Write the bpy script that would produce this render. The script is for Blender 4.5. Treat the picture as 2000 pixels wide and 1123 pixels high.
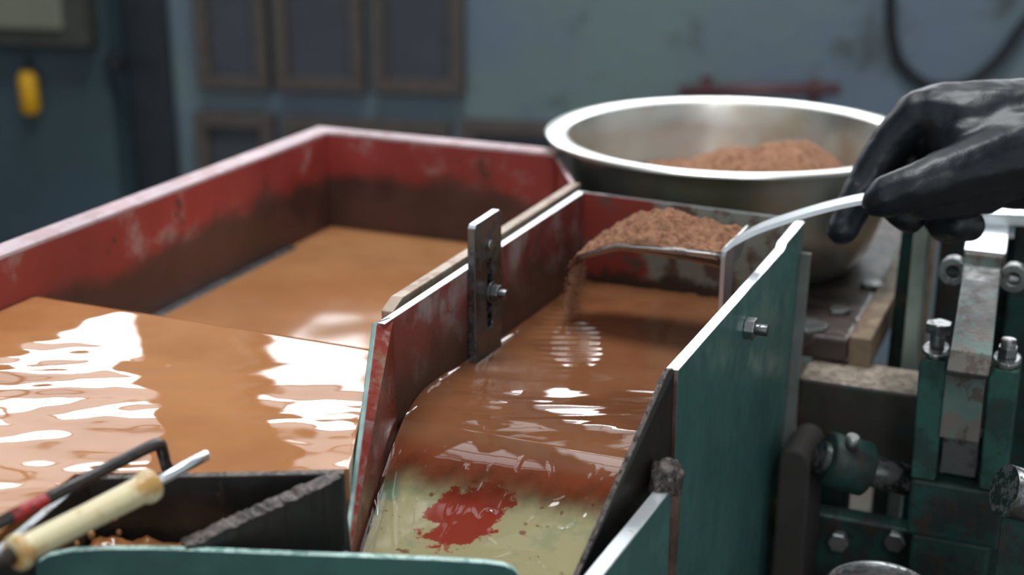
import bpy, bmesh, math, random
from mathutils import Vector, Matrix, noise
random.seed(7)
for o in list(bpy.data.objects): bpy.data.objects.remove(o)
SC = bpy.context.scene
COL = SC.collection

# ------------------------------------------------------------------ camera
FPX, HOR, CX, CY = 2750.0, -350.0, 1000.0, 561.5
PITCH = math.atan((CY-HOR)/FPX); AZ = math.radians(23.12)
CAMP = Vector((0, 0, 1.27))
FH = Vector((-math.sin(AZ), math.cos(AZ), 0)); RT = Vector((math.cos(AZ), math.sin(AZ), 0))
FW = FH*math.cos(PITCH)+Vector((0, 0, -math.sin(PITCH))); UP = RT.cross(FW)
cd = bpy.data.cameras.new('camera'); cam = bpy.data.objects.new('camera', cd); COL.objects.link(cam)
cam.matrix_world = Matrix.Translation(CAMP) @ Matrix((RT, UP, -FW)).transposed().to_4x4()
cd.sensor_width = 36; cd.lens = FPX*36/2000; cd.clip_start = .02
cd.dof.use_dof = True; cd.dof.focus_distance = .94; cd.dof.aperture_fstop = 4.1
SC.camera = cam

# ------------------------------------------------------------------ light and exposure
w = bpy.data.worlds.new('world'); SC.world = w; w.use_nodes = True
bg = w.node_tree.nodes['Background']
bg.inputs[0].default_value = (.68, .76, .80, 1); bg.inputs[1].default_value = .85
SC.view_settings.view_transform = 'Standard'; SC.view_settings.look = 'None'
SC.view_settings.exposure = 0.0; SC.view_settings.gamma = 1
WIN_LOW, WIN_HIGH = 13.0, 2.6      # clear lower row, upper rows dimmed to soften their reflection in the water
def area(name, loc, target, sx, sy, power, col):
    l = bpy.data.lights.new(name, 'AREA'); l.shape = 'RECTANGLE'; l.size = sx; l.size_y = sy
    l.energy = power; l.color = col
    o = bpy.data.objects.new(name, l); COL.objects.link(o); o.location = loc
    o.rotation_euler = (Vector(target)-Vector(loc)).to_track_quat('-Z', 'Y').to_euler()
    return o
area('overhead_fill', (-.6, 1.25, 3.95), (-.35, 1.0, .95), 1.6, .9, 92, (.93, .97, 1))  # added fill from overhead, the ceiling has no opening here
fl = CAMP-FH*1.5+RT*.30+Vector((0, 0, 1.35))
area('front_window_light', fl, (-.35, 1.4, .95), .55, .8, 14, (.95, .97, 1))

# ------------------------------------------------------------------ measuring helpers (pixel of the photo -> point of the place)
def ray(x, y): return FW*FPX+RT*(x-CX)-UP*(y-CY)
def Zp(x, y, z): d = ray(x, y); return CAMP+d*((z-CAMP.z)/d.z)
def Xp(x, y, c): d = ray(x, y); return CAMP+d*(c/d.x)
def Yp(x, y, c): d = ray(x, y); return CAMP+d*(c/d.y)
def Dp(x, y, w_): d = ray(x, y); return CAMP+d*(w_/FPX)
def V(*a): return Vector(a)
# back wall frame
PHI = math.radians(10.7)
WU = RT*math.cos(PHI)-FH*math.sin(PHI); WN = -(FH*math.cos(PHI)+RT*math.sin(PHI)); WO = FH*3.4
def Wl(u, z, o=0): p = WO+WU*u+WN*o; return V(p.x, p.y, z)
def Wp(x, y, o=0):
    d = ray(x, y); t = (WO+WN*o-CAMP).dot(WN)/d.dot(WN); p = CAMP+d*t
    return (p-WO).dot(WU), p.z
def Waz(x, y):
    d = ray(x, y); d.z = 0; t = WO.dot(WN)/d.dot(WN); return (d*t-WO).dot(WU)

# ------------------------------------------------------------------ materials
def lin(r, g, b):
    f = lambda c: (c/255/12.92 if c/255 <= .04045 else ((c/255+.055)/1.055)**2.4)
    return (f(r), f(g), f(b), 1)
class NT:
    def __init__(s, name):
        s.m = bpy.data.materials.new(name); s.m.use_nodes = True; s.t = s.m.node_tree
        s.p = s.t.nodes['Principled BSDF']; s.out = s.t.nodes['Material Output']
        s.pos = s.n('ShaderNodeNewGeometry').outputs['Position']
    def n(s, k, **kw):
        x = s.t.nodes.new(k)
        for a, b in kw.items(): setattr(x, a, b)
        return x
    def l(s, a, b): s.t.links.new(a, b)
    def mapping(s, sc=(1, 1, 1), rot=(0, 0, 0)):
        m = s.n('ShaderNodeMapping'); m.inputs['Scale'].default_value = sc; m.inputs['Rotation'].default_value = rot
        s.l(s.pos, m.inputs[0]); return m.outputs[0]
    def noise(s, scale, detail=4, rough=.6, vec=None, dist=0):
        x = s.n('ShaderNodeTexNoise'); x.inputs['Scale'].default_value = scale; x.inputs['Detail'].default_value = detail
        x.inputs['Roughness'].default_value = rough; x.inputs['Distortion'].default_value = dist
        s.l(vec if vec is not None else s.pos, x.inputs['Vector']); return x.outputs[0]
    def step(s, v, a, b, lo=0, hi=1):
        x = s.n('ShaderNodeMapRange'); x.interpolation_type = 'SMOOTHSTEP'
        for i, q in zip(('From Min', 'From Max', 'To Min', 'To Max'), (a, b, lo, hi)): x.inputs[i].default_value = q
        s.l(v, x.inputs[0]); return x.outputs[0]
    def math(s, op, a, b):
        x = s.n('ShaderNodeMath', operation=op)
        for i, q in enumerate((a, b)):
            if isinstance(q, (int, float)): x.inputs[i].default_value = q
            else: s.l(q, x.inputs[i])
        return x.outputs[0]
    def mix(s, f, a, b):
        x = s.n('ShaderNodeMix', data_type='RGBA')
        for i, q in ((0, f), (6, a), (7, b)):
            if isinstance(q, (int, float)): x.inputs[i].default_value = q
            elif isinstance(q, tuple): x.inputs[i].default_value = q
            else: s.l(q, x.inputs[i])
        return x.outputs[2]
    def z(s):
        x = s.n('ShaderNodeSeparateXYZ'); s.l(s.pos, x.inputs[0]); return x.outputs
    def bump(s, h, strength=.3, dist=.002):
        x = s.n('ShaderNodeBump'); x.inputs['Strength'].default_value = strength; x.inputs['Distance'].default_value = dist
        s.l(h, x.inputs['Height']); s.l(x.outputs[0], s.p.inputs['Normal'])
    def setp(s, **kw):
        for k, v in kw.items():
            k = k.replace('_', ' ')
            if isinstance(v, (int, float, tuple)): s.p.inputs[k].default_value = v
            else: s.l(v, s.p.inputs[k])
        return s.m

def paint(name, base, second, rust, scale=40, t2=(.5, .6), tr=(.6, .66), rough=.45, bump=.25, wet=None):
    """two coats of paint over rust; wet = (z_low, z_high, colour) stained band below the waterline"""
    n = NT(name)
    a = n.step(n.noise(scale, 6), *t2); b = n.step(n.noise(scale*1.7+3, 8, .7, n.mapping((1, 1, .7), (.3, .2, 1))), *tr)
    c = n.mix(a, base, second); c = n.mix(b, c, rust)
    tone = n.noise(scale*.25, 3)
    if wet:
        zz = n.math('ADD', n.z()[2], n.math('MULTIPLY', n.math('SUBTRACT', n.noise(scale*.8, 5), .5), wet[3] if len(wet) > 3 else .05))
        c = n.mix(n.step(zz, wet[0], wet[1], 1, 0), c, n.mix(n.noise(scale*2, 5), wet[2], rust))
    hsv = n.n('ShaderNodeHueSaturation'); n.l(c, hsv.inputs['Color']); n.l(n.step(tone, .3, .7, .75, 1.2), hsv.inputs['Value'])
    n.setp(Base_Color=hsv.outputs[0], Roughness=n.step(n.noise(scale*2, 3), .3, .7, rough-.1, rough+.15))
    n.bump(n.math('ADD', n.noise(scale*6, 4), b), bump, .0008)
    return n.m
def steel(name, col=(.7, .72, .74, 1), rough=.35, dirt=(.12, .09, .07, 1), t=(.58, .7), scale=120, bump=.15):
    n = NT(name); d = n.step(n.noise(scale, 6, .7), *t)
    n.setp(Base_Color=n.mix(d, col, dirt), Metallic=n.step(d, 0, 1, 1, .2), Roughness=n.step(d, 0, 1, rough, .7))
    n.bump(n.noise(scale*5, 4), bump, .0005); return n.m
def plain(name, col, rough=.5, metal=0, var=.15, scale=30, bump=.2):
    n = NT(name); hs = n.n('ShaderNodeHueSaturation'); hs.inputs['Color'].default_value = col
    n.l(n.step(n.noise(scale, 4), .3, .7, 1-var, 1+var), hs.inputs['Value'])
    n.setp(Base_Color=hs.outputs[0], Roughness=rough, Metallic=metal); n.bump(n.noise(scale*8, 3), bump, .0006); return n.m

GREEN = lin(76, 120, 113); GREEN_D = lin(30, 78, 72); RED = lin(165, 52, 45); RUST = lin(78, 54, 42)
M = {}
M['green'] = paint('worn_green_paint', GREEN, lin(62, 102, 98), lin(96, 84, 74), 16, (.42, .6), (.66, .72), .38, .2)
M['green_dark'] = paint('grimy_green_paint', lin(26, 66, 60), lin(30, 40, 38), lin(52, 42, 36), 30, (.42, .58), (.52, .64), .5, .35)
M['green_mid'] = paint('clamp_green_paint', lin(46, 92, 82), lin(34, 60, 56), lin(52, 46, 40), 26, (.42, .58), (.56, .66), .42, .3)
M['bare'] = steel('bare_worn_steel', (.9, .93, .95, 1), .34, (.35, .33, .3, 1), (.6, .72))
M['dark_steel'] = steel('dark_wet_steel', (.20, .205, .21, 1), .32, (.05, .045, .04, 1), (.45, .65))
M['grey_steel'] = steel('grey_grimy_steel', (.34, .35, .35, 1), .38, (.07, .055, .05, 1), (.5, .66), 90)
M['iron'] = paint('black_iron', lin(62, 54, 50), lin(40, 36, 34), lin(84, 66, 54), 60, (.45, .55), (.6, .7), .36, .3)
M['rim_pink'] = paint('pale_worn_rim', lin(214, 192, 196), lin(196, 166, 170), lin(150, 92, 86), 30, (.5, .6), (.72, .8), .7, .1)
M['tank_red'] = paint('red_tank_paint', lin(166, 68, 64), lin(176, 130, 126), lin(110, 66, 58), 14, (.55, .66), (.6, .68), .42, .2, wet=(.893, .917, lin(66, 58, 54), .06))
M['box_inner'] = paint('box_inside_paint', lin(132, 66, 62), lin(150, 134, 132), lin(86, 64, 56), 22, (.44, .66), (.5, .68), .42, .3, wet=(.888, .935, lin(66, 46, 38), .07))
def far_wall_mat():
    n = NT('far_wall_patchy_paint'); sx = n.z()
    k = n.math('ADD', sx[0], n.math('MULTIPLY', n.math('SUBTRACT', n.noise(24, 5), .5), .12))
    c = n.mix(n.step(k, -.372, -.352), lin(150, 62, 54), lin(150, 156, 146))
    c = n.mix(n.step(n.noise(34, 6), .5, .6), c, lin(106, 84, 74))
    zz = n.math('ADD', sx[2], n.math('MULTIPLY', n.math('SUBTRACT', n.noise(30, 5), .5), .05))
    c = n.mix(n.step(zz, .872, .884, 1, 0), c, lin(64, 50, 42)); n.setp(Base_Color=c, Roughness=.4); n.bump(n.noise(150, 4), .2, .0006); return n.m
M['far_inner'] = far_wall_mat()
M['wing_inner'] = paint('wing_paint', lin(128, 50, 40), lin(120, 84, 62), lin(88, 62, 44), 30, (.5, .6), (.5, .62), .3, .3)
M['dark_plate'] = paint('dark_wet_and_shaded_plate', lin(50, 44, 40), lin(34, 32, 31), lin(72, 52, 40), 22, (.4, .6), (.6, .7), .35, .3)
M['rough_rust'] = paint('crusty_rust', lin(112, 98, 92), lin(66, 58, 54), lin(50, 40, 36), 160, (.42, .58), (.55, .62), .4, .9)
M['cream'] = plain('aged_cream_plastic', lin(222, 205, 160), .38, 0, .1, 40, .1)
def cream_mat():
    n = NT('cream_plastic_stained'); s_ = n.step(n.noise(38, 5), .54, .66)
    n.setp(Base_Color=n.mix(s_, lin(228, 214, 172), lin(196, 152, 88)), Roughness=.36, Subsurface_Weight=.0)
    n.bump(n.noise(400, 3), .1, .0004); return n.m
M['cream'] = cream_mat()
M['black_glove'] = plain('black_rubber_glove', lin(17, 22, 28), .42, 0, .2, 60, .3)
M['sleeve'] = plain('dark_sleeve_cloth', lin(36, 42, 52), .85, 0, .2, 60, .5)
M['beige_strip'] = paint('beige_primer', lin(200, 176, 156), lin(176, 146, 126), lin(96, 74, 60), 40, (.5, .6), (.64, .7), .45, .2)
def bowl_mat():
    n = NT('polished_bowl_steel'); a = n.noise(10, 3, .5)
    n.setp(Base_Color=n.mix(n.step(a, .42, .66), (.62, .6, .55, 1), (.48, .38, .27, 1)), Metallic=.9, Roughness=n.step(n.noise(25, 3), .3, .7, .28, .42))
    return n.m
M['bowl'] = bowl_mat()
M['bowl_rim'] = steel('bowl_rim_steel', (.95, .94, .9, 1), .3, (.6, .5, .35, 1), (.66, .8), 20, .03)
M['scoop'] = steel('scoop_steel', (.5, .49, .48, 1), .28, (.12, .09, .08, 1), (.56, .7), 60, .05)
def powder_mat(name, c1, c2):
    n = NT(name); n.setp(Base_Color=n.mix(n.step(n.noise(160, 6, .7), .35, .65), c1, c2), Roughness=.95, Specular_IOR_Level=.15)
    n.bump(n.noise(420, 5, .7), .8, .0015); return n.m
M['powder'] = powder_mat('brown_ore_powder', lin(180, 134, 106), lin(134, 94, 72))
M['plank'] = paint('grimy_plank_wood', lin(112, 98, 90), lin(70, 58, 54), lin(44, 36, 36), 24, (.42, .56), (.56, .64), .36, .5)
M['timber'] = paint('old_timber_edge', lin(150, 128, 104), lin(116, 94, 76), lin(70, 54, 44), 30, (.45, .6), (.6, .7), .6, .4)
M['rail_green'] = paint('chipped_green_on_steel', lin(96, 118, 110), lin(112, 104, 98), lin(88, 76, 68), 36, (.46, .54), (.52, .6), .4, .3)
M['concrete'] = plain('concrete_floor', lin(96, 90, 82), .8, 0, .25, 4, .6)
M['ceiling'] = plain('ceiling_boards', lin(70, 74, 78), .9)
M['brown_frame'] = plain('brown_painted_frame', lin(86, 76, 72), .6, 0, .15)
M['mesh_dark'] = plain('dark_mesh_panel', lin(68, 72, 80), .6, 0, .12, 8)
M['black'] = plain('black_rubber', lin(26, 28, 32), .6)
M['beige_box'] = plain('beige_enamel', lin(124, 124, 108), .5, 0, .08, 5)
M['yellow'] = plain('yellow_plastic', lin(214, 160, 20), .45)
M['red_pipe'] = plain('red_painted_pipe', lin(96, 64, 68), .5)
M['blue_steel'] = paint('blue_wall_steel', lin(66, 84, 96), lin(58, 78, 84), lin(48, 56, 60), 5, (.42, .6), (.62, .74), .55, .2)
M['brass'] = plain('brass_fitting', lin(190, 160, 90), .35, .8)

def wall_mat():
    n = NT('blue_green_wall_paint')
    a = n.step(n.noise(1.7, 5, .6), .38, .62); b = n.step(n.noise(5, 8, .7), .56, .68)
    c = n.mix(a, lin(106, 120, 136), lin(112, 130, 130)); c = n.mix(b, c, lin(80, 88, 90))
    n.setp(Base_Color=c, Roughness=.6); n.bump(n.noise(20, 5), .3, .01); return n.m
M['wall'] = wall_mat()
def pane_mat(name, st):
    n = NT(name); e = n.n('ShaderNodeEmission'); e.inputs[0].default_value = (.93, .97, 1, 1); e.inputs[1].default_value = st
    n.l(e.outputs[0], n.out.inputs[0]); return n.m
M['pane'] = pane_mat('daylit_clear_glass', WIN_LOW); M['pane_dim'] = pane_mat('daylit_dim_glass', WIN_HIGH)

def water_mat(name, c1, c2, rough=.04, nscale=9, bscale=0, bstr=.1):
    n = NT(name)
    n.setp(Base_Color=n.mix(n.step(n.noise(nscale, 3), .35, .65), c1, c2), Roughness=rough, IOR=1.4, Specular_IOR_Level=.55)
    if bscale: n.bump(n.noise(bscale, 3), bstr, .002)
    return n.m
M['water_tank'] = water_mat('muddy_tank_water', lin(186, 128, 82), lin(172, 114, 70))
M['water_rear'] = water_mat('still_muddy_water', lin(178, 126, 84), lin(164, 112, 72), .09)
def box_water_mat():
    n = NT('muddy_feed_water')
    base = n.mix(n.step(n.noise(10, 3), .35, .65), lin(130, 84, 55), lin(108, 67, 43))
    at = n.n('ShaderNodeAttribute', attribute_name='thin')
    base = n.mix(n.step(at.outputs['Fac'], .0, .35), base, lin(112, 56, 34))
    n.setp(Base_Color=base, Roughness=.035, IOR=1.4, Specular_IOR_Level=.6)
    ns = n.noise(46, 5, .65, n.mapping((1.3, .55, .55), (0, 0, 0)))
    f = n.step(n.math('ADD', at.outputs['Fac'], n.math('MULTIPLY', n.math('SUBTRACT', ns, .5), .55)), .25, .8)
    tr = n.n('ShaderNodeBsdfTransparent'); tr.inputs[0].default_value = (.95, .90, .82, 1)
    gl = n.n('ShaderNodeBsdfGlossy'); gl.inputs['Roughness'].default_value = .04
    fr = n.n('ShaderNodeFresnel'); fr.inputs[0].default_value = 1.4
    thin = n.n('ShaderNodeMixShader'); n.l(fr.outputs[0], thin.inputs[0]); n.l(tr.outputs[0], thin.inputs[1]); n.l(gl.outputs[0], thin.inputs[2])
    mx = n.n('ShaderNodeMixShader'); n.l(n.math('MULTIPLY', f, .94), mx.inputs[0]); n.l(n.p.outputs[0], mx.inputs[1]); n.l(thin.outputs[0], mx.inputs[2])
    n.l(mx.outputs[0], n.out.inputs[0]); return n.m
M['water_box'] = box_water_mat()
def chute_mat():
    n = NT('sage_chute_paint')
    # a red patch in the middle of the pale sage floor, its border flaked
    m = n.n('ShaderNodeVectorMath', operation='DISTANCE'); sc = (1, .62, 1); n.l(n.mapping(sc), m.inputs[0]); m.inputs[1].default_value = tuple(a*b for a, b in zip(CHUTE_PATCH, sc))
    d = n.math('ADD', m.outputs['Value'], n.math('MULTIPLY', n.math('SUBTRACT', n.noise(60, 6, .7), .5), .055))
    red = n.step(d, .0235, .0265, 1, 0)
    c = n.mix(n.step(n.noise(35, 5), .5, .6), lin(178, 178, 148), lin(160, 170, 142))
    c = n.mix(n.step(n.noise(90, 5), .62, .68), c, lin(120, 96, 66))
    sp = n.z()
    left = n.step(n.math('ADD', sp[0], n.math('MULTIPLY', n.noise(40, 5), .05)), -.375, -.365, 1, 0)
    c = n.mix(n.math('MULTIPLY', left, .8), c, lin(116, 158, 136))
    c = n.mix(red, c, lin(150, 50, 32))
    n.setp(Base_Color=c, Roughness=.35); return n.m

# ------------------------------------------------------------------ object helpers
def setprops(o, label=None, cat=None, group=None, kind=None):
    if label: o['label'] = label
    if cat: o['category'] = cat
    if group: o['group'] = group
    if kind: o['kind'] = kind
    return o
def thing(name, label, cat, loc, group=None):
    o = bpy.data.objects.new(name, None); COL.objects.link(o); o.location = loc; o.empty_display_size = .05
    return setprops(o, label, cat, group)
def wpos(o):
    p = Vector((0, 0, 0))
    while o: p = p+o.location; o = o.parent
    return p
def link(name, me, parent=None, origin=None):
    """mesh given in world coordinates; object origin moved to the parent's or to origin"""
    o = bpy.data.objects.new(name, me); COL.objects.link(o)
    if parent is not None:
        o.parent = parent; me.transform(Matrix.Translation(-wpos(parent)))
    elif origin is not None:
        me.transform(Matrix.Translation(-Vector(origin))); o.location = origin
    return o
def finish(name, bm, mats, parent=None, bevel=0, smooth=False, origin=None, sub=0, recalc=True):
    if recalc: bmesh.ops.recalc_face_normals(bm, faces=bm.faces)
    me = bpy.data.meshes.new(name); bm.to_mesh(me); bm.free()
    for m in (mats if isinstance(mats, (list, tuple)) else [mats]): me.materials.append(m)
    if smooth:
        for p in me.polygons: p.use_smooth = True
    if origin is None and parent is None:
        vs = [v.co for v in me.vertices]
        origin = V(sum(v.x for v in vs)/len(vs), sum(v.y for v in vs)/len(vs), min(v.z for v in vs))
    o = link(name, me, parent, origin)
    if bevel:
        b = o.modifiers.new('bevel', 'BEVEL'); b.width = bevel; b.segments = 2; b.limit_method = 'ANGLE'; b.angle_limit = .6
    if sub:
        s = o.modifiers.new('sub', 'SUBSURF'); s.levels = sub; s.render_levels = sub
    return o
def add_prism(bm, pts, off, m_front=0, m_back=None, m_edge=None, up_only=False):
    """polygon pts extruded by off; edge faces take m_edge (with up_only just those that look upwards)"""
    m_back = m_front if m_back is None else m_back; m_edge = m_front if m_edge is None else m_edge
    off = Vector(off); a = [bm.verts.new(p) for p in pts]; b = [bm.verts.new(Vector(p)+off) for p in pts]
    f = bm.faces.new(a); f.material_index = m_front
    f = bm.faces.new(list(reversed(b))); f.material_index = m_back
    c = sum((Vector(p) for p in pts), Vector())/len(pts)+off/2
    for i in range(len(pts)):
        j = (i+1) % len(pts); f = bm.faces.new((a[j], a[i], b[i], b[j])); f.normal_update()
        n = f.normal if f.normal.dot(f.calc_center_median()-c) > 0 else -f.normal
        f.material_index = m_edge if (not up_only or n.z > .3) else m_front
def add_box(bm, lo, hi, mi=0, top=None):
    x0, y0, z0 = lo; x1, y1, z1 = hi
    vs = [bm.verts.new(p) for p in [(x0, y0, z0), (x1, y0, z0), (x1, y1, z0), (x0, y1, z0), (x0, y0, z1), (x1, y0, z1), (x1, y1, z1), (x0, y1, z1)]]
    for k, q in enumerate([(3, 2, 1, 0), (4, 5, 6, 7), (0, 1, 5, 4), (1, 2, 6, 5), (2, 3, 7, 6), (3, 0, 4, 7)]):
        f = bm.faces.new([vs[i] for i in q]); f.material_index = top if (k == 1 and top is not None) else mi
def add_tube(bm, pts, r, seg=14, mi=0, cap=True, flat=1.0, side=None):
    pts = [Vector(p) for p in pts]; n = len(pts); rs = r if isinstance(r, (list, tuple)) else [r]*n
    rings = []; ref = None
    for i, p in enumerate(pts):
        t = ((pts[min(i+1, n-1)]-pts[max(i-1, 0)])).normalized()
        if ref is None:
            ref = Vector(side) if side else (V(0, 0, 1) if abs(t.z) < .9 else V(1, 0, 0))
        u = (ref-t*ref.dot(t)).normalized(); v = t.cross(u); ref = u
        rings.append([bm.verts.new(p+(u*math.cos(a)+v*math.sin(a)*flat)*rs[i]) for a in [2*math.pi*k/seg for k in range(seg)]])
    for i in range(n-1):
        for k in range(seg):
            f = bm.faces.new((rings[i][k], rings[i][(k+1) % seg], rings[i+1][(k+1) % seg], rings[i+1][k])); f.material_index = mi; f.smooth = True
    if cap:
        f = bm.faces.new(list(reversed(rings[0]))); f.material_index = mi
        f = bm.faces.new(rings[-1]); f.material_index = mi
def add_strap(bm, pts, side, wid, th, mi=0, mtop=None):
    """flat bar along pts, wid wide along side, th thick"""
    side = Vector(side).normalized(); pts = [Vector(p) for p in pts]; n = len(pts); rings = []
    wid = wid if isinstance(wid, (list, tuple)) else [wid]*n
    for i, p in enumerate(pts):
        t = (pts[min(i+1, n-1)]-pts[max(i-1, 0)]).normalized(); nn = side.cross(t).normalized()
        rings.append([bm.verts.new(p+side*a*wid[i]/2+nn*b*th/2) for a, b in ((-1, -1), (1, -1), (1, 1), (-1, 1))])
    for i in range(n-1):
        for k in range(4):
            f = bm.faces.new((rings[i][k], rings[i][(k+1) % 4], rings[i+1][(k+1) % 4], rings[i+1][k]))
            f.normal_update(); f.material_index = mtop if (mtop is not None and k in (0, 2)) else mi
    bm.faces.new(list(reversed(rings[0]))).material_index = mi; bm.faces.new(rings[-1]).material_index = mi
def arc(pts, k=6, rad=.3):
    """rounds the inner corners of a polyline"""
    pts = [Vector(p) for p in pts]; out = [pts[0]]
    for a, b, c in zip(pts, pts[1:], pts[2:]):
        p = b.lerp(a, min(rad, .5)) if rad <= .5 and isinstance(rad, float) else b
        q = b.lerp(c, min(rad, .5))
        for i in range(k+1):
            t = i/k; out.append(p*(1-t)**2+b*2*t*(1-t)+q*t*t)
    out.append(pts[-1]); return out
def lathe(bm, prof, seg=96, mi=0, ctr=(0, 0, 0), closed=False, mis=None):
    ctr = Vector(ctr); rings = [[bm.verts.new(ctr+V(r*math.cos(2*math.pi*k/seg), r*math.sin(2*math.pi*k/seg), z)) for k in range(seg)] for r, z in prof]
    idx = list(range(len(prof)-1))+([len(prof)-1] if closed else [])
    for i in idx:
        j = (i+1) % len(prof)
        for k in range(seg):
            f = bm.faces.new((rings[i][k], rings[i][(k+1) % seg], rings[j][(k+1) % seg], rings[j][k])); f.smooth = True
            f.material_index = mis[i] if mis else mi
    return rings
def hexprism(bm, c, axis, r, h, mi=0, seg=6):
    axis = Vector(axis).normalized(); ref = V(0, 0, 1) if abs(axis.z) < .9 else V(1, 0, 0)
    u = axis.cross(ref).normalized(); v = axis.cross(u)
    pts = [Vector(c)+(u*math.cos(2*math.pi*k/seg)+v*math.sin(2*math.pi*k/seg))*r for k in range(seg)]
    add_prism(bm, pts, axis*h, mi)
def cyl(bm, a, b, r, seg=24, mi=0): add_tube(bm, [a, b], r, seg, mi)
def fbm(x, y, z=0, o=4): return noise.fractal(Vector((x, y, z)), 1, 2, o)

# ================================================================== SETTING
def struct(name, bm, m, **k): return setprops(finish(name, bm, m, **k), kind='structure')
bm = bmesh.new(); add_box(bm, (-7, -3, -.1), (6, 8, 0)); struct('floor', bm, M['concrete'])
bm = bmesh.new(); add_box(bm, (-7, -3, 4.3), (6, 8, 4.4)); struct('ceiling', bm, M['ceiling'])
def wbox(bm, u0, u1, z0, z1, o0, o1, mi=0):
    add_prism(bm, [Wl(u0, z0, o0), Wl(u1, z0, o0), Wl(u1, z1, o0), Wl(u0, z1, o0)], WN*(o1-o0), mi)
SILL, HEAD = 1.70, 3.5
wins = [(Waz(-420, 700), Waz(280, 640)), (Waz(470, 640), Waz(960, 640)), (Waz(1040, 640), Waz(1660, 640)), (Waz(1740, 640), Waz(2500, 640))]
bm = bmesh.new(); UL, UR = -4.2, 4.4
wbox(bm, UL, UR, 0, SILL, -.2, 0); wbox(bm, UL, UR, HEAD, 4.3, -.2, 0)
prev = UL
for a, b in wins: wbox(bm, prev, a, SILL, HEAD, -.2, 0); prev = b
wbox(bm, prev, UR, SILL, HEAD, -.2, 0)
struct('wall_back', bm, M['wall'])
for i, (a, b) in enumerate(wins):
    fr = bmesh.new(); t = .05
    wbox(fr, a, b, SILL, SILL+t, -.12, -.05); wbox(fr, a, b, HEAD-t, HEAD, -.12, -.05)
    wbox(fr, a, a+t, SILL+t, HEAD-t, -.12, -.05); wbox(fr, b-t, b, SILL+t, HEAD-t, -.12, -.05)
    nc = max(2, round((b-a)/.45))
    for k in range(1, nc): u = a+(b-a)*k/nc; wbox(fr, u-.014, u+.014, SILL+t, HEAD-t, -.11, -.06)
    for k in range(0, 4): z = SILL+.40+.42*k; wbox(fr, a+t, b-t, z-.014, z+.014, -.11, -.06)
    f = struct('window_%d' % (i+1), fr, M['brown_frame'])
    g = bmesh.new(); zm = SILL+.40
    wbox(g, a+t, b-t, SILL+t, zm, -.095, -.088); finish('glass_pane', g, M['pane'], f)
    g = bmesh.new(); wbox(g, a+t, b-t, zm+.001, HEAD-t, -.095, -.088); finish('dim_pane', g, M['pane_dim'], f)
# left side wall, standing where the back wall ends
e0 = Wl(UL, 0, 0); bm = bmesh.new()
add_prism(bm, [e0, e0+V(0, -7, 0), e0+V(0, -7, 4.3), e0+V(0, 0, 4.3)], V(-.15, 0, 0)); struct('wall_left', bm, M['wall'])

# things on / against the back wall --------------------------------
def wthing(name, label, cat, x0, x1, y0, y1, depth, group=None):
    (ua, _), (ub, _) = Wp(x0, y1, depth), Wp(x1, y1, depth); zt = Wp((x0+x1)/2, y0, depth)[1]; zb = Wp((x0+x1)/2, y1, depth)[1]
    t = thing(name, label, cat, Wl((ua+ub)/2, zb, depth/2), group); return t, ua, ub, zb, zt
def framed(label, x0, x1, y0, y1, fw=.034):
    t, ua, ub, zb, zt = wthing('framed_panel', label, 'panel', x0, x1, y0, y1, .04)
    fr = bmesh.new()
    wbox(fr, ua, ub, zb, zb+fw, .002, .045); wbox(fr, ua, ub, zt-fw, zt, .002, .045); wbox(fr, ua, ua+fw, zb+fw, zt-fw, .002, .045); wbox(fr, ub-fw, ub, zb+fw, zt-fw, .002, .045)
    finish('frame', fr, M['brown_frame'], t, .003)
    g = bmesh.new(); wbox(g, ua+fw, ub-fw, zb+fw, zt-fw, .002, .02); finish('mesh_screen', g, M['mesh_dark'], t)
framed('dark panel in brown frame on blue wall, leftmost of upper three', 388, 526, -190, 176)
framed('dark panel in brown frame on blue wall, middle of upper three', 540, 712, -190, 180)
framed('dark panel in brown frame on blue wall, rightmost of upper three', 728, 905, -190, 184)
framed('dark lower panel with brown top rail just left of the red tank corner', 396, 545, 224, 480)
framed('dark lower panel behind the corner of the red tank', 562, 880, 236, 480)
framed('dark lower panel behind the far red tank wall near the bowl', 902, 1130, 240, 480)
# blue door leaf (raised steel sheet) left of the gap and dark gap
t, ua, ub, zb, zt = wthing('steel_cabinet', 'tall blue steel cabinet at the left against the wall', 'cabinet', -420, 268, -190, 760, .12)
zb = .0; t.location.z = 0
b = bmesh.new(); wbox(b, ua, ub, 0, 1.35, .002, .12); finish('cabinet_body', b, M['blue_steel'], t, .006)
kb = bmesh.new(); u, z = Wp(228, 122, .12); hexprism(kb, Wl(u, z, .12), WN, .026, .03, 0, 20); finish('round_knob', kb, M['black'], t, .004)
t, ua, ub, zb, zt = wthing('control_box', 'beige control box with dark frame on the blue cabinet', 'box', -160, 168, -160, 92, .2)
b = bmesh.new(); wbox(b, ua, ub, zb, zt, .121, .19); finish('box_frame', b, plain('dark_olive_frame', lin(62, 64, 58), .6), t, .008)
b = bmesh.new(); wbox(b, ua+.03, ub-.055, zb+.045, zt-.03, .19, .205); finish('door_panel', b, M['beige_box'], t, .005)
u, z = Wp(57, 180, .14); bm = bmesh.new(); add_tube(bm, [Wl(u, z-.055, .14), Wl(u, z-.045, .14), Wl(u, z+.035, .14), Wl(u, z+.052, .14)], [.018, .024, .024, .016], 16)
t = thing('warning_tag', 'yellow plastic tag hanging below the beige control box', 'tag', Wl(u, z-.055, .14))
finish('tag_body', bm, M['yellow'], t)
bm = bmesh.new(); add_tube(bm, [Wl(u, z+.05, .14), Wl(u, z+.075, .135), Wl(u, z+.085, .124)], .004, 8); finish('hook', bm, M['black'], t)
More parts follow.
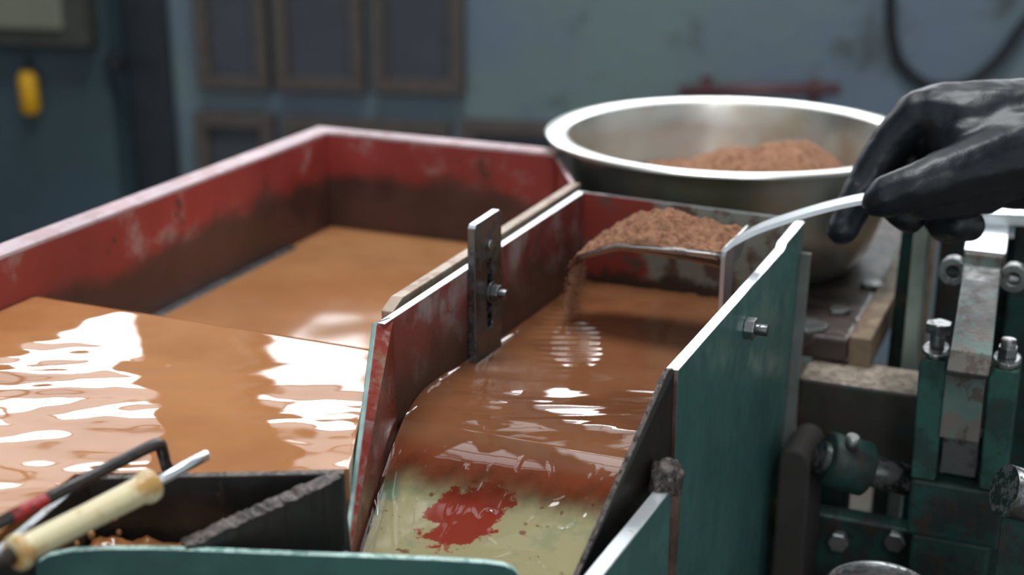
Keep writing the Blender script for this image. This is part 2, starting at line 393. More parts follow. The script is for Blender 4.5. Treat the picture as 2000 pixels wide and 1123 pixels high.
# dark sheet on the wall, painted as the shade of the gap
(u0, _), (u1, _) = Wp(272, 300), Wp(352, 300)
bm = bmesh.new(); wbox(bm, u0, u1, 0, 1.5, .002, .03); setprops(finish('gap_shade', bm, plain('navy_black_gap_shade', lin(38, 44, 52), .6), bevel=.004), 'dark sheet painted as the shaded gap between cabinet and framed panels', 'shaded gap')
# cable on the right of the wall
pts = [Wl(*Wp(x, y), .02) for x, y in ((1742, -160), (1738, 0), (1742, 70), (1762, 125), (1815, 165), (1885, 160), (1945, 115), (1985, 60), (2040, -20), (2060, -160))]
bm = bmesh.new(); cp = []
for i in range(len(pts)-1):
    p0, p1, p2, p3 = pts[max(i-1, 0)], pts[i], pts[i+1], pts[min(i+2, len(pts)-1)]
    for k in range(6):
        s = k/6; cp.append(.5*((2*p1)+(p2-p0)*s+(2*p0-5*p1+4*p2-p3)*s*s+(3*p1-p0-3*p2+p3)*s**3))
cp.append(pts[-1]); add_tube(bm, cp, .012, 8)
setprops(finish('hanging_cable', bm, M['black']), 'black cable looping down the wall at the upper right', 'cable')
bm = bmesh.new(); cyl(bm, Wl(*Wp(1330, 172), .05), Wl(*Wp(1640, 166), .05), .014, 16)
(u0, z0), (u1, z1) = Wp(1380, 170), Wp(1590, 168)
for u in (u0, u1): wbox(bm, u-.012, u+.012, z0-.03, z0+.03, .0, .05)
setprops(finish('wall_pipe', bm, M['red_pipe']), 'red pipe fixed along the wall just above the bowl', 'pipe')

# ================================================================== RED TANK
tank = thing('settling_tank', 'large red-painted steel tank with pale rim and muddy water', 'tank', (-.62, 1.0, 0))
ZT = .95; TX = -.775
def plate(name, pts, off, mats, parent, me=1, bev=.0007, up_only=False, mb=None):
    bm = bmesh.new(); add_prism(bm, pts, off, 0, mb, me, up_only); return finish(name, bm, mats, parent, bev)
plate('side_wall', [V(TX, .2, .62), V(TX, 1.303, .62), V(TX, 1.303, ZT-.004), V(TX, .2, ZT-.004)], (-.005, 0, 0), [M['tank_red'], M['tank_red'], M['green_dark']], tank, 0, mb=2)
plate('far_wall', [V(TX-.005, 1.303, .62), V(-.51, 1.303, .62), V(-.51, 1.303, ZT-.004), V(TX-.005, 1.303, ZT-.004)], (0, .005, 0), [M['tank_red'], M['tank_red'], M['green_dark']], tank, 0, mb=2)
plate('corner_wall', [V(-.51, 1.303, .62), V(-.452, 1.20, .62), V(-.452, 1.20, ZT-.004), V(-.51, 1.303, ZT-.004)], (.005, .002, 0), [M['tank_red'], M['rim_pink'], M['green_dark']], tank, 1, mb=2)
bm = bmesh.new()
add_prism(bm, [V(TX-.024, .2, ZT-.004), V(TX, .2, ZT-.004), V(TX, 1.303, ZT-.004), V(-.51, 1.303, ZT-.004), V(-.51, 1.326, ZT-.004), V(TX-.024, 1.326, ZT-.004)], (0, 0, .004))
finish('rim', bm, M['rim_pink'], tank, .001)
plate('inner_side_wall', [V(-.452, .824, .62), V(-.452, 1.20, .62), V(-.452, 1.20, .949), V(-.452, .84, .949), V(-.452, .824, .943)], (.009, 0, 0), [M['beige_strip'], M['beige_strip'], M['beige_strip']], tank, 1, mb=2)
bm = bmesh.new(); add_box(bm, (TX-.005, .2, .612), (-.443, 1.308, .62)); finish('bottom', bm, M['dark_plate'], tank)
WZ = .907; WY = .838
plate('weir_plate', [V(TX, WY+.004, .62), V(-.452, WY+.004, .62), V(-.452, WY+.004, WZ-.012), V(TX, WY+.004, WZ-.012)], (0, .004, 0), [M['dark_plate'], M['dark_plate'], M['dark_plate']], tank)
plate('waterline_ledge', [V(TX+.001, .86, .838), V(TX+.001, 1.215, .838), V(TX+.012, 1.215, .838), V(TX+.012, .86, .838)], (0, 0, .0075), [M['grey_steel'], M['grey_steel']], tank)
for x, y in ((-.765, .25), (-.765, 1.29), (-.47, 1.21)):
    bm = bmesh.new(); add_box(bm, (x-.02, y-.02, 0), (x+.02, y+.02, .611)); finish('leg', bm, M['green_dark'], tank, .002)

def grid(name, x0, x1, y0, y1, nx, ny, fz, mat, base=None, attr=None, parent=None):
    """water body with a rippled top, side skirts and a flat bottom; base = depth below"""
    vs, fs = [], []
    for j in range(ny+1):
        for i in range(nx+1):
            x = x0+(x1-x0)*i/nx; y = y0+(y1-y0)*j/ny
            vs.append(fz(x, y))
    for j in range(ny):
        for i in range(nx): a = j*(nx+1)+i; fs.append((a, a+1, a+nx+2, a+nx+1))
    border = [i for i in range(nx+1)]+[j*(nx+1)+nx for j in range(1, ny+1)]+[ny*(nx+1)+i for i in range(nx-1, -1, -1)]+[j*(nx+1) for j in range(ny-1, 0, -1)]
    if base:
        s = len(vs)
        for b in border: p = vs[b]; vs.append((p[0], p[1], p[2]-base))
        L = len(border)
        for k in range(L): fs.append((border[k], s+k, s+(k+1) % L, border[(k+1) % L]))
    me = bpy.data.meshes.new(name); me.from_pydata([tuple(v) for v in vs], [], fs); me.materials.append(mat); me.update()
    for p in me.polygons[:nx*ny]: p.use_smooth = True
    return me, vs
# ripples run across the line of sight, as the flow does
def tank_z(x, y):
    s = (x*FH.x+y*FH.y); q = x*RT.x+y*RT.y
    wv = .0
    a = fbm(q*13, s*24, 1.3, 2); b = fbm(q*34+5, s*50, 4.1, 1)
    m = max(.30, min(1, .3+(WY-.05-y)/.12)); amp = .00125*m
    z = WZ+a*amp+b*amp*.36
    z += .00014*m*math.sin(s*2*math.pi/.030+fbm(q*9, s*9)*4)
    d = WY+.003-y
    if d < .008: z -= .002*((.008-d)/.008)**2
    return (x, y, z)
WA = Zp(714, 800, WZ); WB_ = Zp(700, 915, WZ)
Q0, Q1 = Zp(150, 938, WZ), Zp(-30, 1085, WZ)
XB = sorted([(Q1.y-.1, Q1.x-.01), (Q1.y, Q1.x-.006), (Q0.y+.006, Q0.x-.006), (WB_.y-.004, WB_.x-.004), (WA.y, WA.x-.002), (.783, -.4375), (.8235, -.4355), (.8245, -.4535), (.90, -.4535)])
def xbound(y):
    for (a, b), (c, d) in zip(XB, XB[1:]):
        if y <= c: return b+(d-b)*max(0, (y-a))/(c-a)
    return -.4535
def tank_map(u, y): return tank_z(TX+.0005+(xbound(y)-TX-.0005)*u, y)
me, _ = grid('tank_water', 0, 1, .36, WY+.003, 190, 290, tank_map, M['water_tank'], .03)
o = link('tank_water', me, None, (-.6, .6, .86)); setprops(o, 'rippled muddy orange water sparkling in the front of the red tank', 'water', kind='stuff')
def rear_z(x, y): return (x, y, .8445+fbm(x*14, y*14, 2, 2)*.0003)
me, _ = grid('tank_water', TX+.0005, -.4535, WY+.0085, 1.3025, 60, 70, rear_z, M['water_rear'], .05)
for v in me.vertices:   # cut the corner the corner wall takes away
    lx = -.452-.0015-(max(v.co.y, 1.20)-1.20)*(.058/.103)
    if v.co.x > lx: v.co.x = lx
o = link('tank_water', me, None, (-.6, 1.05, .80)); setprops(o, 'still muddy water below the weir in the rear of the red tank', 'water', kind='stuff')

# ================================================================== WASH BOX
box = thing('wash_box', 'open steel feed box, green outside and rusty red inside', 'feed box', (-.33, 1.0, .60))
XL, XR, YN, YF = -.427, -.230, .783, 1.166
bi = [M['box_inner'], M['bare'], M['green']]
plate('left_wall', [V(XL, YN, .80), V(XL, YF, .80), V(XL, YF, ZT), V(XL, YN, ZT)], (-.0065, 0, 0), bi, box, 1, mb=2, up_only=True)
plate('right_wall', [V(XR, YN-.003, .60), V(XR, 1.098, .60), V(XR, 1.117, .766), V(XR, 1.147, ZT), V(XR, 1.08, ZT-.0005), V(XR, 1.075, ZT-.004), V(XR, YN-.003, ZT)], (.008, 0, 0), bi, box, 1, mb=2, up_only=True)
plate('far_wall', [V(XL-.006, YF, .80), V(XR-.012, YF, .80), V(XR-.012, YF, ZT-.004), V(XL-.006, YF, ZT)], (0, .004, 0), [M['far_inner'], M['grey_steel'], M['green']], box, 1, mb=2, up_only=True)
bm = bmesh.new(); add_prism(bm, [V(XR+.008, 1.094, .60), V(XR+.008, 1.114, .766), V(XR+.008, 1.137, .925), V(XR+.017, 1.137, .925), V(XR+.017, 1.114, .766), V(XR+.017, 1.094, .60)], (0, .004, 0))
finish('end_flange', bm, plain('greyish_flange', lin(112, 116, 112), .4), box, .0005)
bm = bmesh.new(); add_box(bm, (XL-.006, .80, .796), (XR+.0, YF+.004, .802)); finish('bottom', bm, M['dark_plate'], box)
# chute corners: top-left, top-right, bottom-right, bottom-left
CH = [V(-.427, .798, .866), V(-.2305, .798, .866), Zp(1135, 1165, .842)+V(.004, 0, 0), Zp(690, 1135, .846)]
def ch_at(s, t): return CH[0].lerp(CH[1], t).lerp(CH[3].lerp(CH[2], t), s)
CHUTE_PATCH = tuple(Zp(915, 1000, .854)); M['chute'] = chute_mat()
plate('chute_floor', CH, (0, .003, -.004), [M['chute'], M['chute']], box)
plate('lip_plate', [V(XL, .799, .80), V(XR, .799, .80), V(XR, .799, .866), V(XL, .799, .866)], (0, .004, 0), [M['dark_plate'], M['dark_plate']], box)
# wings of the chute
LB = Zp(680, 1080, .872); LA = V(-.4325, .782, .95); LB2 = LA+(LB-LA)*1.12
bm = bmesh.new(); add_prism(bm, [LA, V(-.4275, .7975, .95), V(-.4275, .7985, .80), CH[3]+V(0, 0, -.03), CH[3]+V(-.002, -.004, .0), LB2], (-.0032, -.0012, 0), 0, 2, 1)
finish('chute_wing', bm, [M['wing_inner'], M['green'], M['green_dark']], box, .0006)
RB = Zp(1130, 1123, .862); RA = V(-.2275, .778, .95); RB2 = RA+(RB-RA)*1.15
bm = bmesh.new(); add_prism(bm, [RA, RB2, V(RB2.x, RB2.y, .80), V(-.224, .781, .80), V(-.224, .7815, .95)], (-.0035, .001, 0), 0, 1, 2)
finish('chute_wing', bm, [M['dark_plate'], M['wing_inner'], M['rough_rust']], box, .0005)  # outer face coloured dark to stand for its shade
# slotted bracket with its bolt
bx = XL+.0003
bm = bmesh.new()
y0, y1, zb, zt = .914, .964, .872, .986
sy0, sy1, sz0, sz1 = .936, .9465, .895, .952   # slot
def ring(y, z, yy, zz): return [V(bx, y, z), V(bx, yy, z), V(bx, yy, zz), V(bx, y, zz)]
for a, b, c, d in ((y0, sy0, zb, zt), (sy1, y1, zb, zt), (sy0, sy1, zb, sz0), (sy0, sy1, sz1, zt)): pass
outer = [(y0, zb), (y1, zb), (y1, zt-.004), (y1-.004, zt), (y0+.003, zt-.001), (y0, zt-.004)]
cy = (sy0+sy1)/2; r = (sy1-sy0)/2
slot = [(cy+r*math.cos(a), sz0+r+r*math.sin(a)) for a in [math.pi+math.pi*k/6 for k in range(7)]]+[(cy+r*math.cos(a), sz1-r+r*math.sin(a)) for a in [math.pi*k/6 for k in range(7)]]
def loopfaces(bm, outer, inner, x, th, mi=0, me=1):
    A = [bm.verts.new((x, p[0], p[1])) for p in outer]; B = [bm.verts.new((x, p[0], p[1])) for p in inner]
    ed = [bm.edges.new((L[i], L[(i+1) % len(L)])) for L in (A, B) for i in range(len(L))]
    r_ = bmesh.ops.triangle_fill(bm, use_beauty=True, edges=ed)
    fs = [g for g in r_['geom'] if isinstance(g, bmesh.types.BMFace)]
    ex = bmesh.ops.extrude_face_region(bm, geom=fs); bmesh.ops.translate(bm, vec=(th, 0, 0), verts=[g for g in ex['geom'] if isinstance(g, bmesh.types.BMVert)])
    bmesh.ops.recalc_face_normals(bm, faces=bm.faces)
    for f in bm.faces: f.material_index = me if f.normal.z > .6 and f.calc_center_median().z > .9 and f.calc_center_median().z > sz1+.01 else mi
loopfaces(bm, outer, slot, bx, .0065)
br = finish('slotted_bracket', bm, [M['dark_steel'], M['bare']], box, .0008, recalc=False)
bm = bmesh.new(); c = V(bx+.0065, .9415, .9245)
hexprism(bm, c, (1, 0, 0), .0085, .002, 0, 20); hexprism(bm, c+V(.002, 0, 0), (1, 0, 0), .0068, .006); cyl(bm, c, c+V(.014, 0, 0), .0035, 12)
finish('bolt', bm, M['dark_steel'], br, .0004)
bm = bmesh.new(); c = V(bx+.0065, .940, .963); hexprism(bm, c, (1, 0, 0), .004, .002, 0, 16); finish('rivet', bm, M['grey_steel'], br, .0006)
# bolt through the right wall
c = Xp(1456, 640, XR+.008); bm = bmesh.new(); hexprism(bm, c, (1, 0, 0), .0085, .0075); finish('hex_nut', bm, M['grey_steel'], box, .0006)
bm = bmesh.new(); cyl(bm, c+V(.002, 0, 0), c+V(.0165, 0, 0), .0042, 16); finish('bolt_shank', bm, M['dark_steel'], box, .0004)
# welded flange running from the wing towards the front
F0, F1 = Zp(1290, 955, .885), Zp(1135, 1140, .868)
F0 = V(-.2285, F0.y, .885); F0 = Zp(1292, 952, .887); F1 = Zp(1120, 1165, .874)
dirf = (F1-F0).normalized(); F1 = F0+dirf*.22
sd = V(dirf.y, -dirf.x, 0).normalized();
if sd.x < 0: sd = -sd
bm = bmesh.new(); add_prism(bm, [F0-sd*.0035, F1-sd*.0035, F1-sd*.0035+V(0, 0, -.16), F0-sd*.0035+V(0, 0, -.20)], sd*.010, 0, 0, 1, up_only=True)
finish('front_flange', bm, [M['green'], M['bare']], box, .0008)
# weld bead
bm = bmesh.new(); bmesh.ops.create_icosphere(bm, subdivisions=4, radius=1)
wc = F0+V(.001, .006, .004)
for v in bm.verts:
    n = v.co.copy(); k = 1+.22*fbm(n.x*2.2, n.y*2.2, n.z*2.2, 4)
    v.co = wc+V(n.x*.010*k, n.y*.011*k, n.z*.0125*k+(-.004 if n.z < 0 else 0))
finish('weld_bead', bm, M['rough_rust'], box, 0, True)
bm = bmesh.new(); pts = [F0+V(.006, .004, -.004-.017*k)+V(random.uniform(-.001, .001), 0, 0) for k in range(9)]
add_tube(bm, pts, [.0052, .006, .0045, .005, .004, .0045, .0035, .004, .003], 10); finish('weld_seam', bm, plain('rusty_weld_seam', lin(84, 62, 52), .6, 0, .4, 60, .8), box)

# ---- box water: level pool, lip, thin sheet on the chute
WB = .8655
RC = Zp(1112, 655, WB)      # where the powder falls and rings spread
def pool_z(x, y):
    s = x*FH.x+y*FH.y; q = x*RT.x+y*RT.y
    z = WB+.0100*max(0, min(1, (1.10-y)/.26))      # backs up towards the lip
    z += .006*max(0, min(1, (x-XL)/-.06+1))*max(0, min(1, (1.0-y)/.15))*.6
    z += fbm(q*8, s*18, .7, 2)*.0006
    z += .0042*math.exp(-(x-XL)/.0032)+.002*math.exp(-(1.1655-y)/.003)*(.5+fbm(x*60, 1))
    dd = math.hypot((q-RC.dot(RT))/.027, (s-RC.dot(FH))/.075)
    z += .0006*math.sin(s*2*math.pi/.0135+1.2*fbm(q*30, s*30))*math.exp(-dd**4)
    fl = max(0, min(1, (.93-y)/.10))                # standing waves near the lip
    z += fl*(.0011*fbm(q*11, s*52, 9, 3)+.0006*math.sin((s+.35*q*.2)*2*math.pi/.040))
    return z
NP, NS, NXX = 220, 150, 150
vs, fs, thin = [], [], []
lip_y = .806
for j in range(NP+1):
    y = 1.1655+(lip_y-1.1655)*j/NP
    for i in range(NXX+1):
        t = i/NXX; t = .45*t+.55*t*t; x = XL+.0004+(XR-XL-.0008)*t
        z = pool_z(x, y)
        k = max(0, min(1, (.85-y)/(.85-lip_y))); z = z-(z-(.8705))*k**2.2*.85
        vs.append((x, y, z)); thin.append(0.0)
last = vs[-(NXX+1):]
for j in range(1, NS+1):
    s = j/NS
    for i in range(NXX+1):
        t = i/NXX; t = .45*t+.55*t*t; t2 = .004+.992*t; p = ch_at(s, t2)
        x0, y0, z0 = last[i]
        n_ = V(0, -.15, .98)
        th = .0034+.0005*fbm(t*4, s*1.6, 3, 2)+.00012*fbm(t*18, s*4, 8, 1)+.0035*math.exp(-t2*200/4.5)
        # ridges that hang down from the lip
        rg = fbm(t*6+2, s*1.6+.5, 5, 3); th += .0009*max(0, 1-abs(rg-.12)/.10)*math.exp(-((s-.45)/.4)**2)
        q = p+n_*max(.0022, th)
        k = min(1, s/.5); k = k*k*(3-2*k)
        o0 = V(x0+(p.x-ch_at(0, t2).x), y0+(p.y-ch_at(0, t2).y), z0)
        pp = o0.lerp(q, k)
        vs.append(tuple(pp)); thin.append(max(0, min(1, (s-.08)/.50)))
NR = NP+NS
for j in range(NR):
    for i in range(NXX): a = j*(NXX+1)+i; fs.append((a, a+NXX+1, a+NXX+2, a+1))
me = bpy.data.meshes.new('box_water'); me.from_pydata(vs, [], fs); me.materials.append(M['water_box']); me.update()
for p in me.polygons: p.use_smooth = True
at = me.attributes.new('thin', 'FLOAT', 'POINT'); at.data.foreach_set('value', thin)
o = link('box_water', me, None, (-.33, .95, .80)); setprops(o, 'dark brown water in the feed box spilling down the painted chute', 'water', kind='stuff')

# ================================================================== FRONT TROUGH (launder)
tr = thing('discharge_trough', 'dark wet steel trough with a green front panel', 'trough', (-.44, .60, .60))
TB0, TB1 = Zp(150, 936, .915), Zp(672, 925, .915); tdir = (TB1-TB0).normalized(); tn = V(-tdir.y, tdir.x, 0)
TB1e = TB1+tdir*.0
plate('back_plate', [TB0, TB1e, TB1e+V(0, 0, -.22), TB0+V(0, 0, -.22)], tn*.006, [M['dark_plate'], M['rough_rust']], tr, 1, up_only=True)
D0, D1 = Zp(652, 918, .918), Zp(352, 1052, .898); dd = (D1-D0).normalized(); dn = V(-dd.y, dd.x, 0).normalized()
if dn.x < 0: dn = -dn
bm = bmesh.new(); add_prism(bm, [D0, D1, D1+V(0, 0, -.15), D0+V(0, 0, -.15)], dn*.012, 0, 0, 1, up_only=True)
bmesh.ops.subdivide_edges(bm, edges=[e for e in bm.edges if abs((e.verts[0].co-e.verts[1].co).normalized().dot(dd)) > .9], cuts=40)
for v in bm.verts:
    if v.co.z > .89: v.co += V(random.uniform(-.0006, .0006), random.uniform(-.0006, .0006), random.uniform(-.0008, .0008))
finish('divider_plate', bm, [M['dark_plate'], M['rough_rust']], tr, 0)
# end plate that closes the trough beside the chute wing
E0 = TB1+V(0, 0, .0); E1 = Zp(690, 1120, .86)
plate('end_plate', [E0, E1, E1+V(0, 0, -.2), E0+V(0, 0, -.2)], tdir*-.006, [M['dark_plate'], M['dark_plate']], tr)
# left end plate with a bright wet edge
L0, L1 = Zp(150, 938, .915), Zp(-30, 1085, .915)
plate('left_plate', [L0, L1, L1+V(0, 0, -.2), L0+V(0, 0, -.2)], tdir*.006, [M['dark_plate'], M['grey_steel']], tr, 1, up_only=True)
# green front panel: level top edge, rounded shoulders
PL, PR = Zp(60, 1112, .890), Zp(1022, 1123, .872)
pd = (PR-PL); plen = V(pd.x, pd.y, 0).length; pdir = V(pd.x, pd.y, 0).normalized(); pn = V(-pdir.y, pdir.x, 0)
tops = [(66, 1123), (72, 1100), (95, 1086), (140, 1077), (210, 1073), (300, 1073), (420, 1077), (560, 1083), (700, 1088), (850, 1094), (950, 1100), (985, 1105), (1005, 1114), (1014, 1125)]
def on_panel(x, y):
    d = ray(x, y); t = (PL-CAMP).dot(pn)/d.dot(pn); return CAMP+d*t
tp = [on_panel(x, y) for x, y in tops]
bm = bmesh.new(); add_prism(bm, tp+[tp[-1]+V(0, 0, -.2), tp[0]+V(0, 0, -.2)], pn*.005, 0, 0, 1, up_only=True)
finish('front_panel', bm, [M['green'], paint('chipped_mint_edge', lin(176, 206, 196), lin(110, 150, 138), lin(84, 66, 54), 150, (.5, .58), (.62, .68), .35, .3)], tr, .0006)
bm = bmesh.new(); add_prism(bm, [TB0+V(0, 0, -.2), TB1+V(0, 0, -.2), V(tp[-1].x, tp[-1].y, .715), V(tp[0].x, tp[0].y, .715)], V(0, 0, -.004)); finish('bottom', bm, M['dark_plate'], tr)
# splashing water in the trough's left bay
def sp_z(x, y): return (x, y, .879+.004*fbm(x*40, y*40, 1, 4)+.0025*fbm(x*120, y*120, 3, 2))
a = TB0.lerp(D1, .1)
pA, pB, pC, pD = TB0+tdir*.008-tn*.004, TB0.lerp(TB1, .62)-tn*.008, D1-dn*.004, V(tp[1].x, tp[1].y, 0)+pn*.01
def sp_map(u, v):
    p = pA.lerp(pB, u).lerp(pD.lerp(pC, u), v); return (p.x, p.y, sp_z(p.x, p.y)[2])
me, _ = grid('trough_water', 0, 1, 0, 1, 60, 50, sp_map, M['water_tank'], .02)
o = link('trough_water', me, None, (pA.x, pA.y, .84)); setprops(o, 'splashing muddy water under the cream handle in the trough', 'water', kind='stuff')
# splash droplets caught around the handle
drop_px = [(255, 992, 5), (225, 1012, 4), (178, 1045, 6), (150, 1062, 4), (232, 1040, 4)]
for (x, y, r) in drop_px:
    p = Zp(x, y, .90); bm = bmesh.new(); bmesh.ops.create_icosphere(bm, subdivisions=3, radius=r*.00034)
    for v in bm.verts: v.co = V(v.co.x, v.co.y, v.co.z*1.25)+p
    setprops(finish('water_droplet', bm, M['water_tank'], smooth=True), 'tiny splashing water droplet in the air under the cream handle', 'droplet', 'droplets splashing under the cream handle')

# hooked iron rod and cream-handled rod ---------------------------
H0, H1, H2, H3 = Zp(-60, 1052, .942), Zp(298, 868, .938), Zp(322, 880, .934), Zp(334, 940, .908)
path = arc([H0, Zp(312, 862, .938), H3], 8, .10)
bm = bmesh.new(); add_tube(bm, path, .0035, 16)
rod = thing('hooked_iron_rod', 'bent black iron rod hooked down behind the cream handle', 'rod', H3)
finish('rod_shaft', bm, M['iron'], rod)
a, b = H0.lerp(Zp(312, 862, .938), .19), H0.lerp(Zp(312, 862, .938), .36)
bm = bmesh.new(); add_tube(bm, [a, b], .0037, 16); finish('red_paint_band', bm, paint('red_paint_on_rod', lin(170, 40, 44), lin(150, 36, 40), lin(60, 40, 36), 90, (.5, .6), (.56, .62), .35, .2), rod)
C0, C1, C2 = Zp(22, 1086, .935), Zp(300, 945, .937), Zp(404, 888, .934)
ax = (C1-C0).normalized()
ch = thing('cream_handled_rod', 'steel rod with a long cream plastic grip above the trough', 'lever', C0)
bm = bmesh.new(); L = (C1-C0).length
prof = [(0, .0055), (.002, .0078), (.0045, .0082), (.007, .0078), (.009, .0060), (.011, .0060), (L*.5, .0061), (L-.012, .0066), (L-.009, .0066), (L-.007, .0078), (L-.004, .0082), (L-.001, .0078), (L+.001, .005)]
add_tube(bm, [C0+ax*t for t, _ in prof], [r*1.12 for _, r in prof], 32); finish('plastic_grip', bm, M['cream'], ch)
bm = bmesh.new(); ax2 = (C2-C1).normalized(); add_tube(bm, [C0-ax*.05, C0+ax*.002], .0048, 16); finish('rod_end', bm, M['iron'], ch)
bm = bmesh.new(); add_tube(bm, [C1-ax2*.002, C2-ax2*.0015, C2-ax2*.0004, C2], [.0028, .0032, .0028, .0012], 20); finish('steel_rod', bm, M['bare'], ch)

# ================================================================== PLANK, BEAM
plank = thing('plank', 'long grimy board carrying the steel bowl behind the feed box', 'plank', (-.30, 1.4, .818))
y0, y1 = 1.175, 1.95; xr = -.183
bm = bmesh.new(); N1, N2 = 24, 40
add_box(bm, (-.441, y0, .818), (xr, y1, .84)); finish('board', bm, M['plank'], plank, .003)
bm = bmesh.new(); add_box(bm, (xr+.0005, y0+.002, .812), (xr+.020, y1, .843)); finish('edge_strip', bm, M['timber'], plank, .002)
for x, y in ((-.41, 1.9), (-.21, 1.9), (-.41, 1.36)):
    bm = bmesh.new(); add_box(bm, (x-.02, y-.02, 0), (x+.02, y+.02, .8175)); finish('support_post', bm, M['timber'], plank, .002)
for i, (x, y, l, a) in enumerate(((1582, 640, .03, .5), (1700, 560, .018, 1.2), (1640, 610, .02, 2.2))):
    p = Zp(x, y, .8405); bm = bmesh.new()
    pts = [p+V(math.cos(a+k*1.05)*l*random.uniform(.4, .7), math.sin(a+k*1.05)*l*random.uniform(.4, .7), 0) for k in range(6)]
    add_prism(bm, pts, V(0, 0, .004)); 
    setprops(finish('metal_scrap', bm, M['grey_steel'], None, .0006), ('flat metal scrap near the front end of the plank', 'small shiny metal scrap midway up the plank by its right edge', 'small grey metal flake lying in the middle of the plank')[i], 'scrap')
beam = thing('cross_beam', 'heavy rust-topped steel beam running under the plank to the clamp', 'beam', (-.13, 1.15, .74))
b0, b1 = Zp(1650, 735, .8165), Zp(1792, 764, .8165)
bm = bmesh.new(); add_box(bm, (-.245+.03, 1.132, .747), (-.075, 1.19, .8155), 0, 1); finish('beam_body', bm, [paint('grimy_brown_green', lin(62, 58, 52), lin(44, 64, 58), lin(70, 48, 40), 22, (.5, .62), (.55, .65), .45, .4), paint('pale_crust', lin(170, 156, 140), lin(128, 114, 102), lin(92, 78, 68), 120, (.45, .6), (.58, .66), .5, .8)], beam, .003)
for x in (-.19, -.10):
    bm = bmesh.new(); add_box(bm, (x-.02, 1.14, 0), (x+.02, 1.18, .7465)); finish('column', bm, M['green_dark'], beam, .002)

# ================================================================== BOWL
BC = V(-.347, 1.384, .84)
bowl = thing('steel_bowl', 'wide polished steel bowl with flat bright rim on the plank', 'bowl', BC)
bm = bmesh.new()
inn = [(0, .004), (.10, .004), (.128, .009), (.142, .022), (.156, .06), (.164, .10), (.167, .124)]
rim = [(.170, .1285), (.180, .131), (.189, .130), (.1915, .128), (.190, .1262), (.180, .1275), (.1715, .1255)]
out = [(.1682, .122), (.1655, .10), (.1575, .06), (.1435, .020), (.130, .003), (.118, .0003), (0, .0003)]
lathe(bm, inn+[(.1685, .1275)], 128, 0, BC); rb = lathe(bm, [(.1695, .1262)]+out, 128, 0, BC)
finish('bowl_body', bm, M['bowl'], bowl)
bm = bmesh.new(); lathe(bm, [(.1685, .1275)]+rim+[(.1695, .1262)], 128, 0, BC); finish('rim', bm, M['bowl_rim'], bowl)
# powder in it
bm = bmesh.new(); NRG, NSG = 60, 120; rings = []
pc = Zp(1475, 290, .94)-BC
for i in range(NRG+1):
    row = []
    r = .149*i/NRG
    for k in range(NSG):
        a = 2*math.pi*k/NSG; x, y = r*math.cos(a), r*math.sin(a)
        m1 = math.exp(-(((x-.015)/.085)**2+((y-.01)/.085)**2)*.9); m2 = math.exp(-(((x-.085)/.045)**2+((y-.0)/.06)**2))
        z = .066+.044*m1+.030*m2+.004*fbm(x*30, y*30, 2, 5)+.0015*fbm(x*120, y*120, 2, 3)
        if r > .14: z = z+0
        row.append(bm.verts.new(BC+V(x, y, z)))
    rings.append(row)
for i in range(NRG):
    for k in range(NSG):
        if i == 0:
            f = bm.faces.new((rings[0][0], rings[1][k], rings[1][(k+1) % NSG])) if False else bm.faces.new((rings[0][k], rings[1][k], rings[1][(k+1) % NSG], rings[0][(k+1) % NSG]))
        else: f = bm.faces.new((rings[i][k], rings[i+1][k], rings[i+1][(k+1) % NSG], rings[i][(k+1) % NSG]))
        f.smooth = True
bmesh.ops.remove_doubles(bm, verts=bm.verts, dist=1e-6)
setprops(finish('ore_powder', bm, M['powder'], origin=BC+V(0, 0, .04)), 'mound of brown ore powder lying in the steel bowl', 'powder', kind='stuff')

# ================================================================== SCOOP with powder
SY = 1.05
sc_ = thing('metal_scoop', 'shallow steel scoop heaped with brown powder over the feed box', 'scoop', (-.31, SY, .935))
bm = bmesh.new(); xs0, xs1 = -.262, -.384; NL, NW = 24, 20
def scoop_pt(u, v, dz=0):     # u 0 back .. 1 tip, v -1 near .. 1 far
    x = xs0+(xs1-xs0)*u; half = .040*(1-.25*u**3); y = SY+.012+half*v
    top = .952-.010*u**2.2*.8-.012*max(0, u-.7)/.3; depth = .019*(1-.75*u)
    if v < 0: top = top-.000
    return V(x, y, top-depth*(1-abs(v)**3.0)-dz)
top_ = [[bm.verts.new(scoop_pt(i/NL, -1+2*j/NW)) for j in range(NW+1)] for i in range(NL+1)]
for i in range(NL):
    for j in range(NW): bm.faces.new((top_[i][j], top_[i][j+1], top_[i+1][j+1], top_[i+1][j])).smooth = True
# back plate
bk = [bm.verts.new(scoop_pt(0, -1+2*j/NW)+V(.0005, 0, 0)) for j in range(NW+1)]
o = finish('scoop_pan', bm, M['scoop'], sc_)
sm = o.modifiers.new('thick', 'SOLIDIFY'); sm.thickness = .0016; sm.offset = -1
bm = bmesh.new(); pts = [V(xs0+.001, 0, .9515)]+[V(xs0+.001, 0, 0)]*0
poly = [scoop_pt(0, -1+2*j/NW, .001)+V(.0012, 0, 0) for j in range(NW+1)]+[V(xs0+.0012, SY+.052, .954), V(xs0+.0012, SY-.028, .954)]
add_prism(bm, poly, V(.0016, 0, 0)); finish('back_plate', bm, M['scoop'], sc_, .0003)
hy = SY-.016
hp = [V(-.2585, hy, .903), V(-.2585, hy, .950), V(-.2555, hy+.002, .957), V(-.249, hy+.004, .962), V(-.236, hy+.008, .970), V(-.215, hy+.014, .979), V(-.19, hy+.022, .988), V(-.165, hy+.028, .9955), V(-.142, hy+.032, 1.000)]
hpp = []
